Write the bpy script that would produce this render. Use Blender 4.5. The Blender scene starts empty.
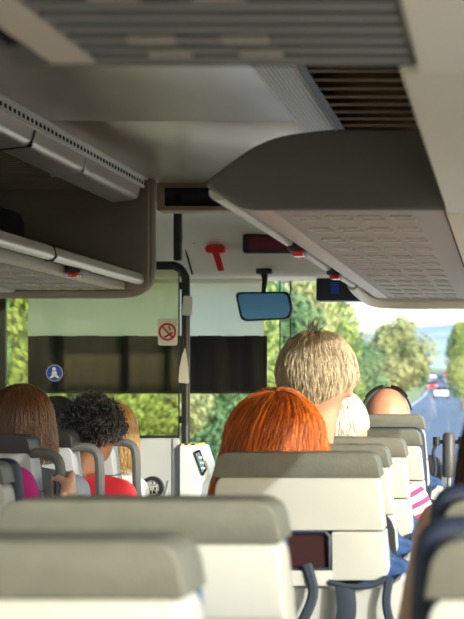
import bpy, bmesh, math, random
from mathutils import Vector, Matrix, noise
sc = bpy.context.scene
C = sc.collection
PI = math.pi
E = 1.30                      # eye height above the coach floor
F = 1900.0                    # focal length in pixels of the 464x619 frame

# ------------------------------------------------------------------ camera
cd = bpy.data.cameras.new('camera')
cam = bpy.data.objects.new('camera', cd); C.objects.link(cam)
cam.location = (0, 0, E); cam.rotation_euler = (PI/2, 0, 0)
cd.sensor_fit = 'VERTICAL'; cd.sensor_height = 36.0; cd.sensor_width = 36.0
cd.lens = 36.0*F/619
cd.shift_x = -(505-232)/619; cd.shift_y = (385-309.5)/619
cd.clip_start = .05; cd.clip_end = 6000
cd.dof.use_dof = True; cd.dof.focus_distance = 6.3; cd.dof.aperture_fstop = 8.6
sc.camera = cam
sc.view_settings.view_transform = 'Standard'; sc.view_settings.look = 'None'
sc.view_settings.gamma = 1; sc.view_settings.use_curve_mapping = False
sc.view_settings.exposure = 0.58
sc.cycles.use_denoising = True
sc.cycles.sample_clamp_indirect = 6
sc.cycles.caustics_reflective = False; sc.cycles.caustics_refractive = False
sc.cycles.transparent_max_bounces = 12
sc.cycles.max_bounces = 8

# ------------------------------------------------------------------ sky and sun
SUN_DIR = Vector((-1.0, .95, -.32)).normalized()      # travel direction of the light
w = bpy.data.worlds.new('world'); sc.world = w; w.use_nodes = True
nt = w.node_tree; nt.nodes.clear()
sky = nt.nodes.new('ShaderNodeTexSky'); sky.sky_type = 'NISHITA'; sky.sun_disc = False
sky.sun_elevation = math.asin(-SUN_DIR.z)*1.6; sky.sun_rotation = math.atan2(-SUN_DIR.x, -SUN_DIR.y)
sky.air_density = 1.0; sky.dust_density = 2.5; sky.ozone_density = 1.5
bg = nt.nodes.new('ShaderNodeBackground'); bg.inputs[1].default_value = .62
ow = nt.nodes.new('ShaderNodeOutputWorld')
warm = nt.nodes.new('ShaderNodeMix'); warm.data_type = 'RGBA'; warm.blend_type = 'MULTIPLY'; warm.inputs[0].default_value = 1; warm.inputs[7].default_value = (1, .965, .97, 1)
nt.links.new(sky.outputs[0], warm.inputs[6]); nt.links.new(warm.outputs[2], bg.inputs[0]); nt.links.new(bg.outputs[0], ow.inputs[0])
sl = bpy.data.lights.new('sun', 'SUN'); sl.energy = 3.8; sl.angle = .012; sl.color = (1, .94, .86)
so = bpy.data.objects.new('sun', sl); C.objects.link(so)
so.rotation_euler = SUN_DIR.to_track_quat('-Z', 'Y').to_euler()

# ------------------------------------------------------------------ materials
def mat(name, col, rough=.6, metal=0, bump=0, bscale=60, var=0, vscale=8, spec=.5, stretch=None, sheen=0, coat=0, emit=None, es=0, trans=0):
    m = bpy.data.materials.new(name); m.use_nodes = True
    n = m.node_tree.nodes; L = m.node_tree.links; p = n['Principled BSDF']
    p.inputs['Base Color'].default_value = (*col, 1); p.inputs['Roughness'].default_value = rough
    p.inputs['Metallic'].default_value = metal; p.inputs['Specular IOR Level'].default_value = spec
    if sheen: p.inputs['Sheen Weight'].default_value = sheen
    if coat: p.inputs['Coat Weight'].default_value = coat
    if emit: p.inputs['Emission Color'].default_value = (*emit, 1); p.inputs['Emission Strength'].default_value = es
    if bump or var:
        tc = n.new('ShaderNodeTexCoord'); mp = n.new('ShaderNodeMapping')
        L.new(tc.outputs['Object'], mp.inputs[0])
        if stretch: mp.inputs['Scale'].default_value = stretch
    if var:
        t = n.new('ShaderNodeTexNoise'); t.inputs['Scale'].default_value = vscale; t.inputs['Detail'].default_value = 5
        L.new(mp.outputs[0], t.inputs[0])
        r = n.new('ShaderNodeValToRGB')
        r.color_ramp.elements[0].position = .3; r.color_ramp.elements[1].position = .7
        r.color_ramp.elements[0].color = (*[c*(1-var) for c in col], 1)
        r.color_ramp.elements[1].color = (*[min(1, c*(1+var)) for c in col], 1)
        L.new(t.outputs[0], r.inputs[0]); L.new(r.outputs[0], p.inputs['Base Color'])
    if bump:
        t = n.new('ShaderNodeTexNoise'); t.inputs['Scale'].default_value = bscale; t.inputs['Detail'].default_value = 4
        L.new(mp.outputs[0], t.inputs[0])
        b = n.new('ShaderNodeBump'); b.inputs['Strength'].default_value = bump; b.inputs['Distance'].default_value = .01
        L.new(t.outputs[0], b.inputs['Height']); L.new(b.outputs[0], p.inputs['Normal'])
    return m

def glass(name, tint, refl=1.0):
    m = bpy.data.materials.new(name); m.use_nodes = True
    n = m.node_tree.nodes; L = m.node_tree.links; n.clear()
    o = n.new('ShaderNodeOutputMaterial'); mx = n.new('ShaderNodeMixShader')
    tr = n.new('ShaderNodeBsdfTransparent'); tr.inputs[0].default_value = (*tint, 1)
    gl = n.new('ShaderNodeBsdfGlossy'); gl.inputs['Roughness'].default_value = .02
    fr = n.new('ShaderNodeLayerWeight'); fr.inputs[0].default_value = .5
    pw = n.new('ShaderNodeMath'); pw.operation = 'POWER'; pw.inputs[1].default_value = 4.0
    mt = n.new('ShaderNodeMath'); mt.operation = 'MULTIPLY_ADD'; mt.inputs[1].default_value = .7; mt.inputs[2].default_value = .045*refl
    L.new(fr.outputs['Facing'], pw.inputs[0]); L.new(pw.outputs[0], mt.inputs[0]); L.new(mt.outputs[0], mx.inputs[0])
    L.new(tr.outputs[0], mx.inputs[1]); L.new(gl.outputs[0], mx.inputs[2]); L.new(mx.outputs[0], o.inputs[0])
    return m

def translucent(name, col, t=.5, holes=0):
    m = bpy.data.materials.new(name); m.use_nodes = True
    n = m.node_tree.nodes; L = m.node_tree.links; n.clear()
    o = n.new('ShaderNodeOutputMaterial'); mx = n.new('ShaderNodeMixShader'); mx.inputs[0].default_value = t
    d = n.new('ShaderNodeBsdfDiffuse'); d.inputs[0].default_value = (*col, 1)
    k = n.new('ShaderNodeBsdfTranslucent'); k.inputs[0].default_value = (*col, 1)
    L.new(d.outputs[0], mx.inputs[1]); L.new(k.outputs[0], mx.inputs[2])
    out = mx
    if holes:
        h = n.new('ShaderNodeMixShader'); h.inputs[0].default_value = holes
        tr = n.new('ShaderNodeBsdfTransparent')
        L.new(mx.outputs[0], h.inputs[1]); L.new(tr.outputs[0], h.inputs[2]); out = h
    L.new(out.outputs[0], o.inputs[0])
    return m

def hairmat(name, a, b, rough=.38):
    m = bpy.data.materials.new(name); m.use_nodes = True
    n = m.node_tree.nodes; L = m.node_tree.links; p = n['Principled BSDF']
    p.inputs['Roughness'].default_value = rough
    at_ = n.new('ShaderNodeAttribute'); at_.attribute_name = 'tint'
    mx = n.new('ShaderNodeMix'); mx.data_type = 'RGBA'
    mx.inputs[6].default_value = (*a, 1); mx.inputs[7].default_value = (*b, 1)
    L.new(at_.outputs['Fac'], mx.inputs[0]); L.new(mx.outputs[2], p.inputs['Base Color'])
    return m

def stripemat(name):
    m = bpy.data.materials.new(name); m.use_nodes = True
    n = m.node_tree.nodes; L = m.node_tree.links; p = n['Principled BSDF']
    p.inputs['Roughness'].default_value = .9
    tc = n.new('ShaderNodeTexCoord'); mp = n.new('ShaderNodeMapping')
    mp.inputs['Rotation'].default_value = (0, math.radians(28), 0)
    L.new(tc.outputs['Object'], mp.inputs[0])
    wv = n.new('ShaderNodeTexWave'); wv.bands_direction = 'Z'; wv.inputs['Scale'].default_value = 9; wv.inputs['Distortion'].default_value = .6
    L.new(mp.outputs[0], wv.inputs[0])
    r = n.new('ShaderNodeValToRGB'); r.color_ramp.interpolation = 'CONSTANT'
    r.color_ramp.elements[0].color = (.55, .03, .14, 1); r.color_ramp.elements[1].position = .42
    r.color_ramp.elements[1].color = (.85, .78, .76, 1)
    e = r.color_ramp.elements.new(.30); e.color = (.12, .06, .20, 1)
    L.new(wv.outputs[0], r.inputs[0]); L.new(r.outputs[0], p.inputs['Base Color'])
    return m

M = dict(
    cream=mat('cream_plastic', (.41, .41, .405), .42, bump=.04, bscale=300),
    cap=mat('olive_grey_vinyl', (.112, .111, .096), .5, bump=.15, bscale=260, var=.10, vscale=30),
    darkcap=mat('charcoal_vinyl', (.028, .030, .036), .5, bump=.12, bscale=260),
    lilac_shade=mat('lilac_shaded_plastic', (.35, .35, .385), .42),  # left seat shells, lilac tone of their shade put into the base colour
    navy=mat('navy_fabric', (.015, .05, .16), .85, bump=.3, bscale=400, var=.5, vscale=60),
    trimnavy=mat('navy_piping', (.011, .018, .045), .6),
    rubber=mat('charcoal_rubber', (.045, .045, .05), .5),
    grip=mat('grey_grab_plastic', (.10, .10, .105), .45),
    black=mat('black_plastic', (.012, .012, .014), .4),
    net=translucent('net_mesh', (.060, .028, .034), .35, .15),
    strap=mat('dark_strap', (.014, .024, .045), .8),
    ceil=mat('ceiling_panel', (.50, .43, .35), .30, metal=.25, bump=.05, bscale=25, var=.12, vscale=5, stretch=(1, .3, 1)),
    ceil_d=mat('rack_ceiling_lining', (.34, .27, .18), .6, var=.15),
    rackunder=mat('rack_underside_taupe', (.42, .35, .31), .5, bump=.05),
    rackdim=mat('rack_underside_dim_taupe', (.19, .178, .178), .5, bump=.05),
    rackdash=mat('rack_underside_pale_slots', (.60, .53, .47), .45),
    rackcream=mat('rack_cream_trim', (.72, .66, .56), .42, bump=.03, bscale=90),
    rackpink=mat('rack_edge_strip', (.60, .49, .42), .42),
    rackend=mat('rack_end_charcoal', (.12, .11, .105), .5, bump=.05, bscale=200),
    rackbrown=mat('rack_end_brown', (.33, .27, .21), .5, var=.08),
    metal=mat('brushed_aluminium', (.70, .62, .55), .32, metal=.5, bump=.06, bscale=60, stretch=(8, .2, 8)),
    strip=mat('perforated_strip', (.85, .83, .78), .4),
    hole=mat('perforation', (.01, .01, .01), .8),
    louvre=mat('louvre_bronze', (.66, .52, .38), .35, metal=.4),
    header=mat('header_cream', (.80, .74, .63), .5, bump=.04, bscale=120),
    brownframe=mat('display_frame_brown', (.42, .31, .22), .45),
    screen=mat('dark_screen', (.01, .01, .012), .15),
    redscreen=mat('dark_red_screen', (.16, .02, .04), .2),
    red=mat('red_plastic', (.62, .01, .02), .35),
    redlens=mat('red_reflector', (.75, .02, .02), .2, coat=.5),
    wall=mat('wall_lining', (.75, .68, .58), .6, bump=.08, bscale=150),
    floor=mat('floor_vinyl', (.42, .39, .34), .6, var=.2, vscale=80),
    body=mat('coach_body', (.65, .66, .66), .4),
    rubberseal=mat('window_seal', (.01, .01, .01), .6),
    blind=translucent('pale_green_blind', (.82, .83, .72), .65),
    blindblack=mat('black_blind_fabric', (.022, .022, .026), .8, bump=.2, bscale=20, stretch=(3, 1, .3)),
    mirror=mat('mirror_blue_reflection', (.17, .50, 1.0), .6),  # matte blue stands in for what the mirror reflects
    visor=mat('visor_black', (.012, .016, .026), .4),
    white=mat('white_plastic', (.78, .77, .74), .4),
    yellow=mat('yellow_plastic', (.75, .55, .02), .5),
    blue=mat('sticker_blue', (.01, .05, .42), .4),
    signred=mat('sign_red', (.50, .015, .02), .5),
    paper=mat('paper_white', (.75, .76, .74), .8),
    steel=mat('grey_steel', (.30, .31, .32), .35, metal=.6),
    skin=mat('skin_fair', (.58, .31, .21), .5, var=.1, vscale=20),
    skin_r=mat('skin_ruddy', (.60, .26, .17), .45, var=.1, vscale=20),
    skin_b=mat('skin_brown', (.22, .09, .045), .5),
    lips=mat('lips', (.42, .12, .10), .5),
    eye=mat('eye', (.06, .04, .03), .2),
    magenta=mat('magenta_cloth', (.42, .01, .20), .85, bump=.1),
    redcloth=mat('red_cloth', (.70, .03, .05), .85, bump=.1),
    blackcloth=mat('black_cloth', (.012, .012, .015), .85, bump=.1),
    orangecloth=mat('orange_red_cloth', (.60, .10, .05), .85),
    greycloth=mat('grey_cloth', (.12, .13, .16), .85),
    whitecloth=mat('pale_cloth', (.65, .64, .62), .85),
    denim=mat('denim', (.05, .08, .16), .85, var=.2, vscale=60),
    stripe=stripemat('striped_cloth'),
    lens=mat('brown_sunglass_lens', (.04, .012, .012), .1),
    road=mat('asphalt_haze_blue', (.055, .085, .14), .8, var=.12, vscale=.4),  # blue of shade and haze mixed into the road colour
    roadline=mat('road_paint', (.6, .6, .58), .7),
    grass=mat('grass', (.16, .20, .07), .95, var=.4, vscale=.5),
    bark=mat('bark', (.10, .075, .05), .9, bump=.6, bscale=8),
    hill=mat('distant_hill_haze', (.22, .29, .33), 1, var=.25, vscale=.02),  # blue-grey distance haze put into the base colour
    carglass=mat('car_glass', (.02, .025, .03), .1),
    tyre=mat('tyre', (.015, .015, .015), .8),
    lamp=mat('car_lamp', (.8, .8, .75), .2),
    g_wind=glass('windscreen_glass', (.93, .97, .95)),
    g_part=glass('partition_glass', (.84, .86, .70), .45),
    g_side=glass('side_window_glass', (.90, .95, .93)),
)
def leafmat(name, col):
    m = translucent(name, col, .35)
    return m
M['leaf_a'] = leafmat('leaf_yellow_green', (.24, .31, .11))
M['leaf_b'] = leafmat('leaf_mid_green', (.10, .19, .10))
M['leaf_c'] = leafmat('leaf_pale_olive', (.27, .30, .15))
M['hair_grey'] = hairmat('hair_grey_blond', (.09, .06, .04), (1.0, .80, .56))
M['hair_red'] = hairmat('hair_copper', (.14, .020, .006), (.95, .24, .025))
M['hair_white'] = hairmat('hair_white', (.55, .50, .44), (.85, .82, .76))
M['hair_brown'] = hairmat('hair_brown', (.04, .018, .010), (.20, .09, .04))
M['hair_black'] = hairmat('hair_black', (.008, .007, .009), (.06, .05, .055))
M['hair_blond'] = hairmat('hair_dark_blond', (.16, .08, .025), (.50, .30, .10))
M['hair_stub'] = hairmat('hair_dark_stubble', (.08, .05, .04), (.18, .12, .09))

# ------------------------------------------------------------------ helpers
def finish(bm, name, m, parent=None, angle=35):
    me = bpy.data.meshes.new(name)
    bmesh.ops.recalc_face_normals(bm, faces=bm.faces)
    for f in bm.faces: f.smooth = True
    bm.to_mesh(me); bm.free()
    me.set_sharp_from_angle(angle=math.radians(angle))
    for k in (m if isinstance(m, (list, tuple)) else [m]): me.materials.append(k)
    o = bpy.data.objects.new(name, me); C.objects.link(o)
    if parent: o.parent = parent
    return o
def thing(name, label, cat, loc=(0, 0, 0), rz=0, group=None):
    o = bpy.data.objects.new(name, None); C.objects.link(o)
    o.location = loc; o.rotation_euler = (0, 0, rz); o['label'] = label; o['category'] = cat
    if group: o['group'] = group
    o.empty_display_size = .05
    return o
def tag(o, label, cat, group=None, kind=None):
    o['label'] = label; o['category'] = cat
    if group: o['group'] = group
    if kind: o['kind'] = kind
    return o
def struct(o): o['kind'] = 'structure'; return o
def dup(o, parent=None):
    c = o.copy(); C.objects.link(c)
    if parent: c.parent = parent
    for ch in list(o.children): dup(ch, c)
    return c
def N(): return bmesh.new()
def box(bm, x0, x1, y0, y1, z0, z1, mi=0, bev=0):
    vs = [bm.verts.new((x, y, z)) for x in (x0, x1) for y in (y0, y1) for z in (z0, z1)]
    fs = []
    for q in ((0, 1, 3, 2), (4, 6, 7, 5), (0, 4, 5, 1), (2, 3, 7, 6), (0, 2, 6, 4), (1, 5, 7, 3)):
        f = bm.faces.new([vs[i] for i in q]); f.material_index = mi; fs.append(f)
    if bev:
        es = list({e for f in fs for e in f.edges})
        r = bmesh.ops.bevel(bm, geom=es, offset=bev, segments=2, affect='EDGES', profile=.5)
        for f in r['faces']: f.material_index = mi
def rpoly(pts, r, n=5):
    out = []; k = len(pts)
    rr = r if isinstance(r, (list, tuple)) else [r]*k
    for i in range(k):
        p = Vector(pts[i]); a = Vector(pts[i-1]) - p; b = Vector(pts[(i+1) % k]) - p
        R = min(rr[i], a.length*.49, b.length*.49)
        if R < 1e-5: out.append(tuple(p)); continue
        a = p + a.normalized()*R; b = p + b.normalized()*R
        for j in range(n+1):
            t = j/n; q = a*(1-t)**2 + p*2*t*(1-t) + b*t*t; out.append(tuple(q))
    return out
def prism(bm, pts, a0, a1, axis='y', bev=0, mi=0, seg=3, shift=(0, 0)):
    """outline in the plane across `axis`, extruded from a0 to a1"""
    def P(p, a, s=(0, 0)):
        u, v = p[0]+s[0], p[1]+s[1]
        return {'y': (u, a, v), 'x': (a, u, v), 'z': (u, v, a)}[axis]
    A = [bm.verts.new(P(p, a0)) for p in pts]; B = [bm.verts.new(P(p, a1, shift)) for p in pts]
    n = len(pts); fa = bm.faces.new(A); fb = bm.faces.new(B[::-1]); fs = [fa, fb]
    for i in range(n): fs.append(bm.faces.new((A[i], B[i], B[(i+1) % n], A[(i+1) % n])))
    for f in fs: f.material_index = mi
    if bev:
        bmesh.ops.recalc_face_normals(bm, faces=fs)
        es = list(fa.edges)+list(fb.edges)
        r = bmesh.ops.bevel(bm, geom=es, offset=bev, segments=seg, affect='EDGES', profile=.5, clamp_overlap=True)
        for f in r['faces']: f.material_index = mi
def tube(bm, path, r, seg=10, mi=0, cap=True, flat=1.0):
    path = [Vector(p) for p in path]; rings = []
    R = r if isinstance(r, (list, tuple)) else [r]*len(path)
    up = None
    for i, p in enumerate(path):
        t = (path[min(i+1, len(path)-1)] - path[max(i-1, 0)]).normalized()
        if up is None:
            up = Vector((0, 0, 1)) if abs(t.z) < .9 else Vector((0, 1, 0))
        s = t.cross(up).normalized(); u2 = s.cross(t).normalized(); up = u2
        rings.append([bm.verts.new(p + (s*math.cos(a) + u2*math.sin(a)*flat)*R[i]) for a in [2*PI*j/seg for j in range(seg)]])
    for a, b in zip(rings, rings[1:]):
        for j in range(seg):
            f = bm.faces.new((a[j], a[(j+1) % seg], b[(j+1) % seg], b[j])); f.material_index = mi
    if cap:
        for q in (rings[0][::-1], rings[-1]):
            f = bm.faces.new(q); f.material_index = mi
def smoothpath(pts, n=6):
    pts = [Vector(p) for p in pts]; out = []
    for i in range(len(pts)-1):
        p0 = pts[max(i-1, 0)]; p1 = pts[i]; p2 = pts[i+1]; p3 = pts[min(i+2, len(pts)-1)]
        for j in range(n):
            t = j/n
            out.append(.5*((2*p1) + (p2-p0)*t + (2*p0-5*p1+4*p2-p3)*t*t + (3*p1-p0-3*p2+p3)*t**3))
    out.append(pts[-1]); return out
def ell(bm, c, r, seg=16, rings=10, mi=0, rot=None):
    c = Vector(c)
    m = Matrix.Translation(c) @ (rot.to_4x4() if rot else Matrix.Identity(4)) @ Matrix.Diagonal((*r, 1))
    q = bmesh.ops.create_uvsphere(bm, u_segments=seg, v_segments=rings, radius=1, matrix=m)
    for v in q['verts']:
        for f in v.link_faces: f.material_index = mi
def disc(bm, c, r, t, axis='y', seg=24, mi=0, r2=0):
    """flat disc (or ring when r2) of thickness t facing along axis"""
    def P(a, R, o):
        x, z = R*math.cos(a), R*math.sin(a)
        v = {'y': (x, o, z), 'x': (o, x, z), 'z': (x, z, o)}[axis]
        return Vector(c)+Vector(v)
    A = [2*PI*i/seg for i in range(seg)]
    o1 = [bm.verts.new(P(a, r, -t/2)) for a in A]; o2 = [bm.verts.new(P(a, r, t/2)) for a in A]
    fs = []
    if r2:
        i1 = [bm.verts.new(P(a, r2, -t/2)) for a in A]; i2 = [bm.verts.new(P(a, r2, t/2)) for a in A]
        for k in range(seg):
            j = (k+1) % seg
            fs += [bm.faces.new((o1[k], o1[j], i1[j], i1[k])), bm.faces.new((o2[j], o2[k], i2[k], i2[j])), bm.faces.new((i1[k], i1[j], i2[j], i2[k]))]
    else:
        fs += [bm.faces.new(o1), bm.faces.new(o2[::-1])]
    for k in range(seg):
        j = (k+1) % seg; fs.append(bm.faces.new((o1[k], o2[k], o2[j], o1[j])))
    for f in fs: f.material_index = mi

XL, XR = -2.38, .32           # side walls
YB, YF = -2.6, 8.95           # rear wall, windscreen
ZC = E+.80                    # ceiling height

# ================================================================== THE SETTING: coach shell
bm = N(); box(bm, XL-.06, XR+.06, YB-.06, YF+.1, -.08, 0); struct(finish(bm, 'floor', M['floor']))
bm = N()                      # roof skin and lining; two ceiling panels with a seam between them
box(bm, XL-.06, XR+.06, YB-.06, YF+.1, ZC+.12, ZC+.16)
struct(finish(bm, 'ceiling_roof_skin', M['body'])).name = 'ceiling'
for y0, y1 in ((YB, 1.2), (1.206, 3.47), (3.476, 5.757), (5.763, 7.52)):
    bm = N(); box(bm, -1.425, -.625, y0, y1, ZC, ZC+.03, bev=.003)
    struct(finish(bm, 'ceiling', M['ceil']))
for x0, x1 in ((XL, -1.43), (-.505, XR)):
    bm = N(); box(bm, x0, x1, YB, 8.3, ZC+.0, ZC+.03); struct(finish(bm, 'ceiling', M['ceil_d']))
def side_wall(X, out, name):
    bm = N(); a, b = (X, X+out*.06) if out > 0 else (X+out*.06, X)
    box(bm, a, b, YB, YF+.1, 0, E-.42); box(bm, a, b, YB, YF+.1, E+.40, ZC+.12)
    for y in PIL: box(bm, a, b, y-.05, y+.05, E-.42, E+.40)
    struct(finish(bm, name, M['wall']))
PIL = [-2.5, -.9, .75, 2.4, 3.92, 5.7, 7.35, 8.85]
side_wall(XL, -1, 'wall_left'); side_wall(XR, 1, 'wall_right')
k = 0
for X in (XL, XR):
    for y0, y1 in zip(PIL, PIL[1:]):
        k += 1
        bm = N(); xx = X+(.02 if X > 0 else -.02)
        box(bm, xx-.003, xx+.003, y0+.05, y1-.05, E-.42, E+.40)
        g = struct(finish(bm, 'window_%d' % k, M['g_side']))
        bm = N()
        for (a, b, c, d) in ((y0+.05, y1-.05, E-.42, E-.40), (y0+.05, y1-.05, E+.38, E+.40), (y0+.05, y0+.07, E-.40, E+.38), (y1-.07, y1-.05, E-.40, E+.38)):
            box(bm, xx-.012, xx+.012, a, b, c, d)
        finish(bm, 'window_seal', M['rubberseal'], g)
bm = N()                      # unseen mid doorway panel, falling top edge shaped to shade seat and passenger
prism(bm, [(2.45, E+.40), (2.45, E+.30), (2.6, E+.05), (2.8, E+.0), (3.2, E+.0), (3.38, E+.0), (3.47, E+.07), (3.56, E+.16), (3.66, E+.25), (3.78, E+.36), (3.82, E+.40)], XR-.03, XR-.002, 'x')
prism(bm, [(2.45, 0), (3.9, 0), (3.9, E-.42), (2.45, E-.42)], XR-.03, XR-.002, 'x')
struct(finish(bm, 'door_shade_panel', M['wall']))
bm = N()                      # rear wall with a rear window opening
box(bm, XL, XR, YB-.06, YB, 0, E+.0); box(bm, XL, XR, YB-.06, YB, E+.30, ZC+.12)
box(bm, XL, XL+.65, YB-.06, YB, E, E+.30); box(bm, XR-.65, XR, YB-.06, YB, E, E+.30)
struct(finish(bm, 'wall_rear', M['wall']))
bm = N(); box(bm, XL+.65, XR-.65, YB-.035, YB-.03, E, E+.30); struct(finish(bm, 'window_20', M['g_side']))
bm = N()                      # front wall below the windscreen
box(bm, XL, XR, YF+.02, YF+.10, -.9, E-.62); struct(finish(bm, 'wall_front', M['body']))
bm = N(); box(bm, XL, XR, YF+.0, YF+.006, E-.62, E+.56); ws = struct(finish(bm, 'window_21', M['g_wind']))
bm = N()                      # windscreen joint and edge seals
box(bm, -1.012, -1.006, YF-.010, YF+.010, E-.62, E+.56); box(bm, -1.062, -1.057, YF-.010, YF+.010, E-.62, E+.56); finish(bm, 'windscreen_joint', M['rubberseal'], ws)
bm = N()
box(bm, XL, XR, YF-.012, YF+.012, E-.64, E-.60); box(bm, XL, XL+.03, YF-.012, YF+.012, E-.60, E+.56); box(bm, XR-.03, XR, YF-.012, YF+.012, E-.60, E+.56)
finish(bm, 'windscreen_seal', M['rubberseal'], ws)
# header above the windscreen: a cream moulding leaning back towards the ceiling
bm = N()
prism(bm, rpoly([(8.62, E+.49), (8.96, E+.49), (8.96, ZC+.12), (7.95, ZC+.12), (8.0, ZC+.06), (8.50, ZC-.04)], [.03, 0, 0, 0, 0, .05]), XL, XR, axis='x')
hd = struct(finish(bm, 'trim_1', M['header']))
bm = N(); tube(bm, smoothpath([(-1.475, 8.535, E+.77), (-1.45, 8.56, E+.65), (-1.415, 8.60, E+.50)]), .004, 6); finish(bm, 'header_seam', M['rubberseal'], hd)
bm = N(); disc(bm, (-1.40, 8.56, E+.65), .014, .012, 'y', 16); finish(bm, 'header_button', M['black'], hd)
bm = N(); box(bm, XL, XR, 8.45, YF, .55, E-.66, bev=.03); struct(finish(bm, 'trim_2', M['wall']))    # dashboard
# black pillar dropping from the ceiling to the driver's screen
bm = N(); box(bm, -1.385, -1.352, 7.93, 7.97, E+.52, ZC+.12, bev=.006); struct(finish(bm, 'trim_3', M['black']))

# ================================================================== luggage racks
def tube_x(bm, *a, **k): tube(bm, *a, **k)
def rack(inner, sgn, y0, y1, name, label, group, end0=None, end1=None, brackets=(), near=False):
    """sgn +1: the rack runs from the inner edge towards +x (right wall)"""
    t = thing(name, label, 'luggage rack', (inner, y0, E+.37), group=group)
    L = y1-y0
    X = lambda u: sgn*u
    def bxs(bm, u0, u1, a, b, z0, z1, **k): box(bm, min(X(u0), X(u1)), max(X(u0), X(u1)), a, b, z0, z1, **k)
    wall = abs((XR if sgn > 0 else XL)-inner)
    # shelf with ribbed underside
    bm = N(); bxs(bm, .13, .50, 0, L, .012, .03, mi=2)  # groove base darkened in colour to stand in for shade between ribs
    n = int(L/(.060 if near else .042))
    for i in range(n):
        y = (i+.5)*L/n
        bxs(bm, .135, .495, y-(.014 if near else .016), y+.016, -.001, .012)
    for j, u in enumerate((.20, .30) if near else (.165, .235, .305, .375)):
        m_ = int(L/.30)
        for i in range(m_):
            y = (i+.4)*L/m_ + (.0 if j % 2 else .0)
            bxs(bm, u, u+.048, y, y+.022, -.006, .0, mi=1); bxs(bm, u+.006, u+.054, y+.080, y+.102, -.006, .0, mi=1)
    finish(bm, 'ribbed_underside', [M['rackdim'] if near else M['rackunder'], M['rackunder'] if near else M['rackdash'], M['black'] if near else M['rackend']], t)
    bm = N(); bxs(bm, .50, wall-.002, 0, L, -.012, .05, bev=.008); finish(bm, 'wall_side_panel', M['rackcream'], t)
    bm = N(); bxs(bm, .075, .13, 0, L, .0, .03, bev=.004); finish(bm, 'edge_strip', M['rackpink'], t)
    bm = N(); bxs(bm, .02, .075, 0, L, .03, .045); finish(bm, 'dark_recess', M['black'], t)
    bm = N(); prism(bm, rpoly([(X(.0), .03), (X(.012), .018), (X(.032), .018), (X(.036), .04), (X(.028), .062), (X(.008), .062)], .008, 3), 0, L, 'y'); finish(bm, 'front_rail', M['metal'] if sgn < 0 else M['black'] if near else M['rackcream'], t)
    for y in brackets:
        bm = N(); bxs(bm, .018, .072, y, y+.17, .004, .032, bev=.006); b = finish(bm, 'catch', M['black'], t)
        bm = N(); bxs(bm, .03, .062, y-.004, y+.09, -.010, .006, bev=.004); finish(bm, 'red_reflector', M['redlens'], b)
    return t
def rail_joint(t, sgn, y):
    bm = N(); prism(bm, [(sgn*-.003, .028), (sgn*.01, .014), (sgn*.034, .014), (sgn*.04, .04), (sgn*.03, .066), (sgn*.006, .066)], y, y+.012, 'y'); finish(bm, 'rail_joint', M['black'], t)
# right rack, forward section (the big one over the aisle seats)
rr = rack(-.625, 1, 4.0, 8.15, 'luggage_rack', 'grey ribbed overhead luggage rack ahead on the right with blunt charcoal end', 'x', brackets=(1.30, 2.45))
del rr['group']
bm = N()
ol = rpoly([(-.008, .050), (.075, -.004), (.497, -.004), (.497, .165), (.25, .165), (.12, .145)], [.02, .03, 0, .0, .1, .06], 6)
prism(bm, ol, -.035, .0, 'y', bev=.008); finish(bm, 'charcoal_end_cap', M['rackend'], rr)
bm = N(); box(bm, .05, .90, 4.12, 4.15, -.002, .05); tube(bm, smoothpath([(.02, 3.55, .03), (.022, 3.9, .012), (.06, 4.10, -.012), (.16, 4.16, -.02), (.4, 4.17, -.02), (.93, 4.17, -.02)], 8), .024, 10)
finish(bm, 'front_lip', M['rackcream'], rr)
# right rack, near section
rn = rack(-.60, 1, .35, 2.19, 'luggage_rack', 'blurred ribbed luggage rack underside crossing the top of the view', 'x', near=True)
del rn['group']
bm = N(); box(bm, .03, .50, 1.842, 1.86, .0, .165, bev=.006); finish(bm, 'end_cap', M['rackend'], rn)
bm = N(); box(bm, .0, .925, -.02, 0, .0, .165); finish(bm, 'end_cap', M['rackend'], rn)
# beam that carries on between both right sections
bm = N(); box(bm, -.122, XR-.002, 2.20, 3.96, E+.358, E+.42, bev=.008)
tag(finish(bm, 'wall_duct', M['rackcream']), 'cream duct along the right wall linking the two luggage rack sections', 'duct')
# left rack
lr = rack(-1.395, -1, .35, 7.36, 'luggage_rack', 'long open luggage rack on the left with two metal rails', 'x', brackets=(5.98,))
del lr['group']
rail_joint(lr, -1, 5.55)
bm = N()
prism(bm, rpoly([(.016, .0), (.016, .425), (-.60, .425), (-.60, .0)], [.03, .02, 0, 0]), 7.0, 7.035, 'y', bev=.005); finish(bm, 'brown_end_panel', M['rackbrown'], lr)
bm = N()
tube(bm, smoothpath([(.018, 7.035, .43), (.018, 7.035, .25), (.018, 7.035, .07), (-.01, 7.035, .01), (-.09, 7.035, -.012), (-.3, 7.035, -.014), (-.62, 7.035, -.014), (-.98, 7.035, -.014)], 7), .020, 10)
finish(bm, 'end_rim', M['rackbrown'], lr)
bm = N(); box(bm, -.97, -.45, 6.2, 6.99, .05, .30, bev=.05); box(bm, -.46, -.43, 6.3, 6.36, .24, .30, bev=.01); finish(bm, 'dark_vent_box', M['black'], lr)
bm = N(); box(bm, -.98, -.96, 0, 7.0, .04, .42)
finish(bm, 'rack_back', M['ceil_d'], lr)
# ribbed lining above the left shelf
bm = N(); box(bm, XL, -1.53, .35, 7.36, ZC-.03, ZC-.005)
for i in range(120):
    y = .4+i*.058; box(bm, -2.3, -1.535, y, y+.03, ZC-.045, ZC-.03)
tag(finish(bm, 'ribbed_lining', M['ceil_d']), 'brown ribbed lining above the left luggage shelf', 'lining')
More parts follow.
